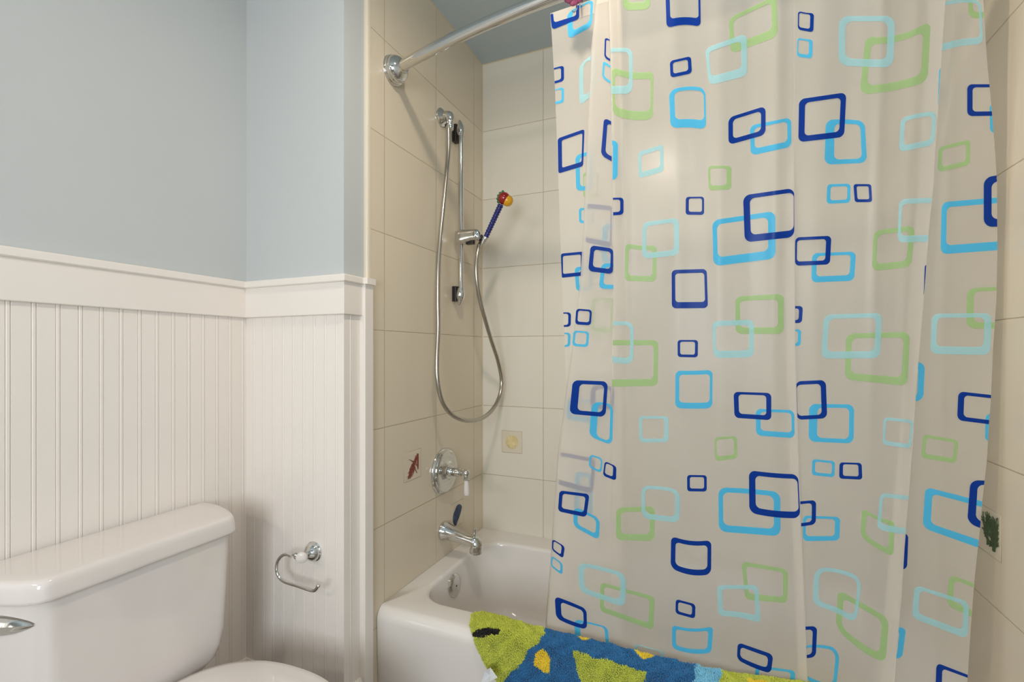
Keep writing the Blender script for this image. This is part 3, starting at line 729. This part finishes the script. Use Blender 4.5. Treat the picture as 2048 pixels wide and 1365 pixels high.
def to_surface(k, px, py, lift):
    dx, dy, dz = ray(px, py); Y = 1.22
    for _ in range(10):
        X = CAM[0]+Y*dx/dy; z = CAM[2]+Y*dz/dy; Y = 0.4*Y + 0.6*G(k, X, max(z, .1))
    return (CAM[0]+Y*dx/dy, Y-lift, CAM[2]+Y*dz/dy)
def rr_unit(l, t, r, b, W, H, rad, na=6, ne=7, H_=0):
    """contour of a rounded rect in unit square coords, y downwards"""
    X0, X1, Y0, Y1 = l/W, 1-r/W, t/H, 1-b/H; rx, ry = min(rad/W, (X1-X0)/2), min(rad/H, (Y1-Y0)/2)
    cor = [(X1-rx, Y0+ry, -PI/2), (X1-rx, Y1-ry, 0), (X0+rx, Y1-ry, PI/2), (X0+rx, Y0+ry, PI)]
    out = []; N = na+1
    for cx, cy, a0 in cor:
        for j in range(N): a = a0+PI/2*j/na; out.append((cx+rx*math.cos(a), cy+ry*math.sin(a)))
    res = []
    for i in range(4):
        s_ = out[i*N:(i+1)*N]; res += s_; a = s_[-1]; bb = out[((i+1)*N) % (4*N)]
        for j in range(1, ne): res.append((a[0]+(bb[0]-a[0])*j/ne, a[1]+(bb[1]-a[1])*j/ne))
    return res
for sh, col, q, st, rad, bt, bb in RINGS:
    W = max(4, (abs(q[1][0]-q[0][0])+abs(q[2][0]-q[3][0]))/2); H = max(4, (abs(q[3][1]-q[0][1])+abs(q[2][1]-q[1][1]))/2)
    ne = max(4, int(max(W, H)/4)); o_ = rr_unit(0, 0, 0, 0, W, H, rad, 6, ne); i_ = rr_unit(*st, W, H, max(1.5, rad*0.72), 6, ne)
    n0 = len(CV); nn = len(o_)
    for fr in (0, 1/3, 2/3, 1.0):
        for (ua, va), (ub, vb) in zip(o_, i_):
            u, v = ua+(ub-ua)*fr, va+(vb-va)*fr
            px = (q[0][0]*(1-u)+q[1][0]*u)*(1-v) + (q[3][0]*(1-u)+q[2][0]*u)*v
            py = (q[0][1]*(1-u)+q[1][1]*u)*(1-v) + (q[3][1]*(1-u)+q[2][1]*u)*v
            wv = 4*u*(1-u); py += wv*(bt*(1-v)+bb*v)
            lo, hi = bounds(sh, py); px = min(max(px, lo), hi)
            CV.append(to_surface(sh, px, py, LIFT[col]))
    for a in range(3):
        for k in range(nn):
            k2 = (k+1) % nn; fc = (n0+a*nn+k, n0+a*nn+k2, n0+(a+1)*nn+k2, n0+(a+1)*nn+k)
            P4 = [Vector(CV[j]) for j in fc]
            if (P4[2]-P4[0]).cross(P4[3]-P4[1]).length < 1e-9: continue
            if max(p.z for p in P4) > ZT: continue
            CF.append(fc); CM.append(MIDX[col])
me = bpy.data.meshes.new('shower_curtain'); me.from_pydata(CV, [], CF)
for mm in [VINYL] + [INK[c] for c in 'ncpg']: me.materials.append(mm)
me.polygons.foreach_set('material_index', CM); me.polygons.foreach_set('use_smooth', [True]*len(CF)); me.update()
cur = bpy.data.objects.new('shower_curtain', me)
cur.name = 'curtain_sheet'; me.name = 'curtain_sheet'
curtain = empty('shower_curtain', (1.0, 1.15, ZT), 'frosted vinyl shower curtain printed with blue, aqua and green square rings', 'shower curtain')
COL.objects.link(cur); cur.parent = curtain; cur.matrix_parent_inverse = Matrix.Translation(curtain.location).inverted()
# hem band along the top edge
hm = MB()
top = [(p[0], p[1]) for p in rows[0]]
hv = []; 
for dz, dyo in ((0.001, 0.0), (-0.032, 0.0)):
    for X, Y in top: hv.append((X, Y-0.0005+dyo*0-0.5*0+(base(X, ZT+dz)-base(X, ZT)), ZT+dz))
hf = [(k, k+1, len(top)+k+1, len(top)+k) for k in range(len(top)-1)]
MB().add(hv, hf).build('top_hem', VINYL, curtain, True, None)

# hook with a lily-shaped ornament holding the curtain's first eyelet
hx, hy, hz_ = on(1, 1.118, 1152, 6)
hk = empty('curtain_hook', (hx, yrod(hx), RZ), 'curtain hook with purple-pink glass lily on the curved rod', 'curtain hook')
ring = []
for k in range(25):
    a = 2*PI*k/24; ring.append((hx+0.001*math.sin(a), yrod(hx)-0.006+0.026*math.cos(a), RZ-0.012+0.032*math.sin(a)))
MB().tube(ring, 0.0016, 8, 2, caps=False).build('wire_ring', CHROME, hk)
PET = translucent('purple_pink_glass', srgb(208, 150, 170), 0.35, refr=srgb(240, 200, 215), diff=0.4, dcol=srgb(150, 70, 110))
c0 = Vector((hx, yrod(hx)-0.042, 2.024))
for k in range(6):
    a = 2*PI*k/6 + 0.3; m = MB(); v = []; nf = 9
    for i in range(nf):
        t = i/(nf-1); wdt = 0.0115*math.sin(PI*min(1, t*0.92+0.06))**0.8
        rr_ = 0.003+0.024*t; zz = -0.010*math.sin(t*PI*0.9) + 0.012*t*t
        for j in (-1, -0.5, 0, 0.5, 1):
            e1 = Vector((math.cos(a), 0, math.sin(a))); e2 = Vector((-math.sin(a), 0, math.cos(a)))
            v.append(c0 + e1*rr_ + e2*(wdt*j) + Vector((0, -0.004-0.010*t+0.004*abs(j), 0)))
    fa = [(i*5+j, i*5+j+1, (i+1)*5+j+1, (i+1)*5+j) for i in range(nf-1) for j in range(4)]
    o = MB().add(v, fa).build('petal', PET, hk); md = o.modifiers.new('thick', 'SOLIDIFY'); md.thickness = 0.0012
MB().sphere(c0+Vector((0, -0.004, 0)), 0.006).build('flower_centre', plain('dark_plum_glass', srgb(110, 30, 80), 0.1, coat=.5), hk)
MB().tube([c0+Vector((0, 0.004, -0.008)), c0+Vector((0, 0.006, -0.020)), c0+Vector((-0.006, 0.008, -0.028)), c0+Vector((-0.012, 0.01, -0.022))], 0.0014, 8, 5).build('eyelet_hook', CHROME, hk)

# ------------------------------------------------------------------ fish-shaped bath mat over the rim
MY1, MZ, MRY, MR = 1.30, 0.380, 1.222, 0.034     # rim surface line: flat to MRY, round of radius MR, then down the apron
A1 = MY1-MRY; A2 = MR*PI/2
def mat_pt(X, q, h):
    if q < A1: return (X, MY1-q, MZ+h), (0, 0, 1)
    if q < A1+A2:
        a = (q-A1)/MR; return (X, MRY-(MR+h)*math.sin(a), MZ-MR+(MR+h)*math.cos(a)), (0, -math.sin(a), math.cos(a))
    return (X, MRY-MR-h, MZ-MR-(q-A1-A2)), (0, -1, 0)
def matq(px, py):
    p = on(2, MZ+0.012, px, py)
    if p[1] > MRY: return p[0], MY1-p[1]
    p2 = on(1, MRY-MR-0.012, px, py)
    if p2[2] < MZ-MR: return p2[0], A1+A2+(MZ-MR-p2[2])
    best = None
    for i in range(31):
        a = PI/2*i/30; P_, _ = mat_pt(0, A1+a*MR, 0.012); d = ray(px, py); t = P_[1]/d[1]; z = CAM[2]+t*d[2]
        e = abs(z-P_[2])
        if best is None or e < best[0]: best = (e, CAM[0]+t*d[0], A1+a*MR)
    return best[1], best[2]
outl = [matq(*p) for p in ((1700,1376),(1620,1361),(1500,1345),(1440,1337),(1392,1328),(1290,1303),(1170,1272),(1092,1254),(1040,1240),(1000,1227),(965,1220),(950,1222),(942,1230),(939,1245),(940,1262),(945,1280),(950,1298),(962,1324),(976,1348),(1000,1380))]
xs_, qs_ = outl[-1]
outl += [(xs_+0.05, qs_+0.06), (xs_+0.15, qs_+0.13), (xs_+0.32, qs_+0.17), (xs_+0.52, qs_+0.13), (1.15, qs_+0.04), (outl[0][0]+0.04, qs_+0.05)]
def inpoly(P, x, y):
    c = False; j = len(P)-1
    for i in range(len(P)):
        if (P[i][1] > y) != (P[j][1] > y) and x < (P[j][0]-P[i][0])*(y-P[i][1])/(P[j][1]-P[i][1])+P[i][0]: c = not c
        j = i
    return c
def edist(P, x, y):
    b = 9
    for i in range(len(P)):
        ax_, ay = P[i]; bx, by = P[(i+1) % len(P)]; dx, dy = bx-ax_, by-ay; L2 = dx*dx+dy*dy or 1e-9
        t = max(0, min(1, ((x-ax_)*dx+(y-ay)*dy)/L2)); b = min(b, math.hypot(x-ax_-t*dx, y-ay-t*dy))
    return b
def mk(c, v=0.25):
    t = NT('mat_yarn_'+str(c)); t.b.inputs['Roughness'].default_value = 0.95; t.b.inputs['Specular IOR Level'].default_value = 0.1
    cc = srgb(*c); dk = tuple(x*(1-v) for x in cc[:3])+(1,); t.b.inputs['Sheen Weight'].default_value = 0.25
    t.val(t.b.inputs['Base Color'], t.mix(t.noise(90, 3, rough=.7), dk, cc)); return t.m
MC = [mk((212, 218, 84)), mk((50, 124, 180)), mk((255, 224, 60)), mk((140, 212, 240)), mk((26, 12, 14))]
reg = [(4, [(938,1270),(950,1262),(965,1256),(985,1255),(997,1256),(1001,1262),(999,1270),(985,1271),(965,1273),(945,1275)]),
       (2, [(1069,1308),(1076,1300),(1086,1299),(1094,1306),(1100,1318),(1100,1335),(1098,1348),(1088,1347),(1078,1342),(1069,1334),(1068,1320)]),
       (2, [(1150,1262),(1156,1273),(1166,1279),(1180,1280),(1186,1274)]),
       (2, [(1266,1296),(1272,1306),(1283,1316),(1296,1318),(1310,1312),(1320,1304)]),
       (0, [(1146,1302),(1152,1300),(1176,1310),(1200,1318),(1225,1322),(1248,1330),(1262,1336),(1294,1343),(1293,1354),(1284,1372),(1280,1392),(1162,1392),(1160,1360),(1152,1335)]),
       (0, [(900,1180),(1092,1250),(1088,1270),(1078,1285),(1058,1298),(1048,1318),(1038,1335),(1020,1350),(1008,1362),(990,1400),(900,1400)]),
       (3, [(1392,1325),(1445,1335),(1436,1400),(1386,1400)]),
       (2, [(1494,1356),(1560,1366),(1640,1374),(1640,1385),(1530,1372),(1500,1366)]),
       (2, [(1560,1372),(1760,1372),(1760,1420),(1540,1420)]),
       (0, [(1436,1330),(1800,1380),(1800,1420),(1430,1420)])]
regw = [(c, [matq(*p) for p in P]) for c, P in reg]
def mcol(x, q):
    for c, P in regw:
        if inpoly(P, x, q): return c
    return 1
mat_e = empty('bath_mat', (0.8, 1.24, 0.385), 'fish-shaped shaggy bath mat, green head and blue body, draped over the tub rim', 'bath mat')
# backing cloth
BXs = [min(p[0] for p in outl), max(p[0] for p in outl)]; BQ = [min(p[1] for p in outl), max(p[1] for p in outl)]
st_ = 0.006; nx = int((BXs[1]-BXs[0])/st_)+1; nq = int((BQ[1]-BQ[0])/st_)+1
bv = []; idx = {}; bf = []
def bvert(i, j):
    if (i, j) not in idx:
        x, q = BXs[0]+i*st_, BQ[0]+j*st_; idx[(i, j)] = len(bv); bv.append(mat_pt(x, max(q, -0.02), 0.0035)[0])
    return idx[(i, j)]
inside = [[inpoly(outl, BXs[0]+(i+.5)*st_, BQ[0]+(j+.5)*st_) and edist(outl, BXs[0]+(i+.5)*st_, BQ[0]+(j+.5)*st_) > .003 for j in range(nq)] for i in range(nx)]
bcol = []
for i in range(nx):
    for j in range(nq):
        if inside[i][j]: bf.append((bvert(i, j), bvert(i+1, j), bvert(i+1, j+1), bvert(i, j+1))); bcol.append(mcol(BXs[0]+(i+.5)*st_, BQ[0]+(j+.5)*st_))
ob = MB().add(bv, bf).build('backing', MC, mat_e, True, None)
ob.data.polygons.foreach_set('material_index', bcol[:len(ob.data.polygons)])
md = ob.modifiers.new('thick', 'SOLIDIFY'); md.thickness = 0.003; md.offset = 0
# yarn pile
TV = []; TF = []; TM = []
step = 0.0021
x = BXs[0]; rnd = random.Random(21)
def wave(x, q): return math.sin(x*95+3*math.sin(q*60))+math.sin(q*120+2.5*math.sin(x*70))
n_t = 0
while x < BXs[1]:
    q = BQ[0]
    while q < BQ[1]:
        xx = x+rnd.uniform(-.6, .6)*step; qq = q+rnd.uniform(-.6, .6)*step; q += step if q < A1+A2+.10 else 1.7*step
        if not inpoly(outl, xx, qq): continue
        c = mcol(xx, qq); e = edist(outl, xx, qq) if (qq < .03 or qq > A1) else 0.05
        P_, N_ = mat_pt(xx, max(qq, -0.02), 0.003); P_ = Vector(P_); N_ = Vector(N_)
        tx = Vector((1, 0, 0)); tq = tx.cross(N_)
        ln = (0.0098+0.0016*wave(xx, qq)*.8+0.0010*math.sin(xx*260+2*math.sin(qq*210))+rnd.uniform(-.0012, .0012))*(0.55+0.45*min(1, e/0.012))
        if c in (2, 4): ln *= 0.9
        lean = tx*(0.26*math.sin(qq*130+2*math.sin(xx*60))+rnd.uniform(-.25, .25)) + tq*(0.26*math.sin(xx*120+2*math.sin(qq*75))+rnd.uniform(-.25, .25))
        dr = (N_+lean).normalized(); u = dr.orthogonal().normalized(); w2 = dr.cross(u)
        b0 = len(TV); ph = rnd.uniform(0, PI)
        for h, r_ in ((0, .0011), (0.6, .00130), (0.92, .0008)):
            for k in range(4):
                a = ph+2*PI*k/4; TV.append(P_+dr*(ln*h)+u*(r_*math.cos(a))+w2*(r_*math.sin(a)))
        TV.append(P_+dr*ln)
        for rI in range(2):
            for k in range(4): TF.append((b0+rI*4+k, b0+rI*4+(k+1) % 4, b0+(rI+1)*4+(k+1) % 4, b0+(rI+1)*4+k)); TM.append(c)
        for k in range(4): TF.append((b0+8+k, b0+8+(k+1) % 4, b0+12)); TM.append(c)
        n_t += 1
    x += step
me = bpy.data.meshes.new('pile'); me.from_pydata([tuple(p) for p in TV], [], TF)
me.polygons.foreach_set('material_index', TM)
po = link('pile', me, MC, mat_e, True); tag(po, kind='stuff')
# care tag at the mat's edge
tg = MB()
a, b, c, d2, e2 = (on(1, 1.140, px, py) for px, py in ((981,1336),(990,1345),(996,1356),(983,1364),(966,1350)))
tg.add([on(1, 1.142, 970, 1343), on(1, 1.128, 981, 1336), on(1, 1.122, 995, 1356), on(1, 1.130, 980, 1364), on(1, 1.155, 962, 1368), on(1, 1.150, 981, 1352)], [(0, 1, 5), (1, 2, 3), (1, 3, 5), (0, 5, 4), (5, 3, 4)])
to = tg.build('care_tag', plain('white_satin_tag', srgb(236, 238, 240), 0.5), mat_e, False); md = to.modifiers.new('t', 'SOLIDIFY'); md.thickness = 0.0008
tag(to, 'folded white care tag')

# ------------------------------------------------------------------ toilet
toi = empty('toilet', (0.0, 0.670, 0), 'white two-piece toilet with closed lid against the beadboard wall', 'toilet')
YC = 0.675
YL = 0.670
LIDP = [(-0.192,0.0),(-0.191,0.06),(-0.191,0.12),(-0.1915,0.165),(-0.192,0.183),(-0.195,0.1935),(-0.203,0.203),(-0.222,0.2150),(-0.252,0.2285),(-0.283,0.2390),(-0.320,0.2465),(-0.350,0.2490),(-0.378,0.2490),(-0.387,0.247),(-0.391,0.240),(-0.392,0.15),(-0.392,0.05)]
def plan_loop(o, z, sy=1.0, dx=0.0, n=5):
    """lid outline pulled in by o, stretched by sy along the wall; dense closed loop"""
    half = [(x+dx-(o if x > -0.3 else -o*0.15 if x < -0.385 else 0), max(0.0, y*sy-(o if y > 0.1 else 0))) for x, y in LIDP]
    full = half + [(x, -y) for x, y in reversed(half[1:])]
    out = []
    N = len(full)
    for i in range(N):
        p0, p1, p2, p3 = full[i-1], full[i], full[(i+1) % N], full[(i+2) % N]
        for k in range(n):
            t = k/n
            q = [0.5*((2*p1[j])+(p2[j]-p0[j])*t+(2*p0[j]-5*p1[j]+4*p2[j]-p3[j])*t*t+(3*p1[j]-p0[j]-3*p2[j]+p3[j])*t**3) for j in (0, 1)]
            out.append((q[0], YL+q[1], z))
    return out
L = [plan_loop(0.075, 0.360, .55), plan_loop(0.045, 0.364, .71), plan_loop(0.028, 0.373, .83), plan_loop(0.019, 0.390, .89), plan_loop(0.015, 0.42, .93), plan_loop(0.013, 0.46, .95), plan_loop(0.012, 0.56, .972), plan_loop(0.0115, 0.64, .987), plan_loop(0.011, 0.702, 1.0)]
MB().loft(L).build('tank', PORC, toi, True, 50)
L = [plan_loop(0.010, 0.6955), plan_loop(0.002, 0.6965), plan_loop(0.0, 0.699), plan_loop(0.0, 0.704), plan_loop(0.002, 0.724), plan_loop(0.0035, 0.7325), plan_loop(0.0065, 0.7370), plan_loop(0.012, 0.7390), ]
last = L[-1]
for k_, z_ in ((.90, .7396), (.7, .7401), (.4, .7403), (.1, .7404)): L.append([(-0.29+(x+0.29)*k_, YL+(y-YL)*k_, z_) for x, y, z in last])
MB().loft(L).build('tank_lid', PORC, toi, True, 60)
# flush lever on the slanting shoulder of the tank
la, lb = Vector((-0.2085, 0.4865, 0)), Vector((-0.262, 0.4575, 0)); lu = (lb-la).normalized(); ln_ = Vector((-lu.y, lu.x, 0))
if ln_.x < 0: ln_ = -ln_
lv = MB(); lp = []
for t in [i/20 for i in range(21)]:
    b_ = la + lu*(0.016+0.082*t); k = max(0.03, math.sin(PI*min(1, t*0.62+0.015))**0.62) if t < .8 else max(.03, math.sin(PI*(t*0.62+0.015))**.62)
    lp.append([b_ + ln_*(d_*(.35+.65*k)) + Vector((0, 0, 0.6535+h_*k)) for d_, h_ in ((0.001, 0.0185), (0.007, 0.0165), (0.0125, 0.0095), (0.0165, 0.0035), (0.0150, 0.001), (0.0125, -0.008), (0.0085, -0.0155), (0.004, -0.019), (0.001, -0.018))])
lv.loft(lp); lo_ = lv.build('flush_lever', CHROME, toi, True, 40)
tag(lo_, 'chrome flush lever')
c_ = la + lu*0.060
MB().lathe([(0.012, -0.004), (0.012, 0.004), (0.008, 0.007), (0, 0.008)], (c_.x, c_.y, 0.655), ln_, 24).build('lever_boss', CHROME, lo_)
# bowl, seat and seat lid
def egg(z, o=0.0, cx=0.055, ab=0.255, af=0.250, b=0.196, n=64):
    out = []
    for k in range(n):
        a = 2*PI*k/n; c, s = math.cos(a), math.sin(a)
        if c >= 0: X = cx+(af-o)*c; Y = YC+(b-o)*s
        else: X = cx-(ab-o)*abs(c)**0.78; Y = YC+(b-o)*math.copysign(abs(s)**0.86, s)
        out.append((X, Y, z))
    return out
MB().loft([egg(0.3820, 0.006), egg(0.3840, 0.001), egg(0.3900, 0.0), egg(0.3960, 0.002), egg(0.4015, 0.008), egg(0.4045, 0.022), egg(0.4065, 0.06), egg(0.4075, 0.11), egg(0.4080, 0.16)]).build('seat_lid', PORC, toi, True, 60)
MB().loft([egg(0.3600, 0.003), egg(0.3640, -0.003), egg(0.3760, -0.003), egg(0.3800, 0.002)]).build('seat', PORC, toi, True, 60)
def bowl(z, cx, a, b): return [(cx+a*math.cos(2*PI*k/64), YC+b*math.sin(2*PI*k/64), z) for k in range(64)]
MB().loft([bowl(0.0, 0.02, 0.24, 0.115), bowl(0.03, 0.02, 0.235, 0.11), bowl(0.10, 0.01, 0.20, 0.095), bowl(0.18, 0.02, 0.20, 0.11), bowl(0.28, 0.04, 0.235, 0.16), bowl(0.335, 0.05, 0.250, 0.187), bowl(0.359, 0.05, 0.252, 0.190)]).build('bowl', PORC, toi, True, 60)
MB().loft([rrect(-0.385, -0.10, YC-0.11, YC+0.11, 0.03, z) for z in (0.25, 0.34)] + [rrect(-0.38, -0.105, YC-0.105, YC+0.105, 0.03, 0.3595)]).build('bowl_deck', PORC, toi, True, 40)
for s in (-1, 1): MB().lathe([(0.014, 0), (0.014, 0.018), (0.010, 0.023), (0, 0.024)], (-0.175, YC+s*0.075, 0.358), (0, 0, 1), 20).build('hinge_cap', PORC, toi)

# ------------------------------------------------------------------ toilet paper holder
fx, fy, fz = on(1, YB-BT, 622.5, 1101.5)
tp = empty('toilet_paper_holder', (fx, YB-BT, fz), 'empty chrome toilet paper holder with white porcelain cap on the beadboard wing', 'toilet paper holder')
hub = Vector(on(1, 0.992, 604, 1114)); fl = Vector((fx+0.012, YB-BT, fz))
ax = (hub-fl).normalized()
MB().lathe([(0.0285,0),(0.0290,0.004),(0.026,0.007),(0.0255,0.012),(0.021,0.019),(0.014,0.025),(0.0095,0.029),(0.0085,0.034)], fl, (0, -1, 0), 40).build('flange', CHROME, tp)
MB().tube([fl+Vector((0, -0.024, 0)), fl+(hub-fl)*0.75, hub], [0.0085, 0.0078, 0.0090], 20, 3).build('post', CHROME, tp)
Hb = hub+Vector((0.0, 0.0, 0.0))
MB().lathe([(0.0095,-0.012),(0.0105,-0.004),(0.0105,0.008),(0.0070,0.011),(0.0090,0.014),(0.0105,0.019),(0.0085,0.024),(0.0045,0.027),(0.004,0.032)], Hb, (-1, 0, 0.0), 28).build('hub', CHROME, tp)
cd = Vector((0.55, -0.80, -0.12)).normalized()
cp = MB().lathe([(0.0115,-0.004),(0.0155,0.003),(0.0158,0.008),(0.013,0.0125),(0.007,0.0150),(0,0.0158)], Hb, cd, 28).build('porcelain_cap', PORC, tp)
tag(cp, 'white porcelain cap')
arm = [(583,1113),(575,1110),(568,1110.5),(561,1115),(556,1123),(553.6,1133),(554,1144),(558,1154),(565,1161.5),(575,1166.5),(590,1171),(608,1177),(622,1181.5),(628,1182),(632,1179.5),(636,1173)]
MB().tube([on(1, 0.992, *p) for p in arm], 0.0046, 16, 5).build('arm', CHROME, tp)
MB().sphere(on(1, 0.992, 637, 1172.5), 0.0054, n=14, m=8).build('arm_tip', CHROME, tp)

# ------------------------------------------------------------------ lamps of the room (outside the frame, reflected in the chrome)
def emis(name, c, s):
    t = NT(name); t.b.inputs['Base Color'].default_value = c; t.b.inputs['Emission Color'].default_value = c; t.b.inputs['Emission Strength'].default_value = s; return t.m
cl = empty('ceiling_lamp', (0.65, 0.72, ZC), 'round flush ceiling lamp with frosted glass dome above the toilet', 'lamp')
MB().lathe([(0.13, 0), (0.13, -0.015), (0.12, -0.02), (0, -0.02)], (0.65, 0.72, ZC), (0, 0, 1), 40).build('canopy', CHROME, cl)
MB().lathe([(0.115, -0.018), (0.11, -0.035), (0.08, -0.055), (0.04, -0.065), (0, -0.068)], (0.65, 0.72, ZC), (0, 0, 1), 40).build('glass_dome', emis('warm_lamp_glass', (1, .88, .72, 1), 3.0), cl)
vl = empty('vanity_lamp', (0.0, YF, 2.0), 'wall lamp bar with three frosted shades behind the viewer', 'lamp')
MB().box((-0.30, YF, 1.96), (0.30, YF+0.03, 2.06)).build('back_plate', CHROME, vl, False)
for k in (-1, 0, 1):
    MB().lathe([(0.02, 0.02), (0.045, 0.0), (0.055, -0.06), (0.05, -0.09), (0, -0.09)], (0.2*k, YF+0.09, 2.06), (0, 0, 1), 24).build('lamp_shade', emis('warm_shade_glass', (1, .9, .76, 1), 2.5), vl)
WG = MB().add([(WX0, YF-0.03, WZ0), (WX1, YF-0.03, WZ0), (WX1, YF-0.03, WZ1), (WX0, YF-0.03, WZ1)], [(0, 1, 2, 3)])
struct('window_2', WG, emis('daylit_frosted_pane', (0.86, 0.94, 1, 1), 2.0))
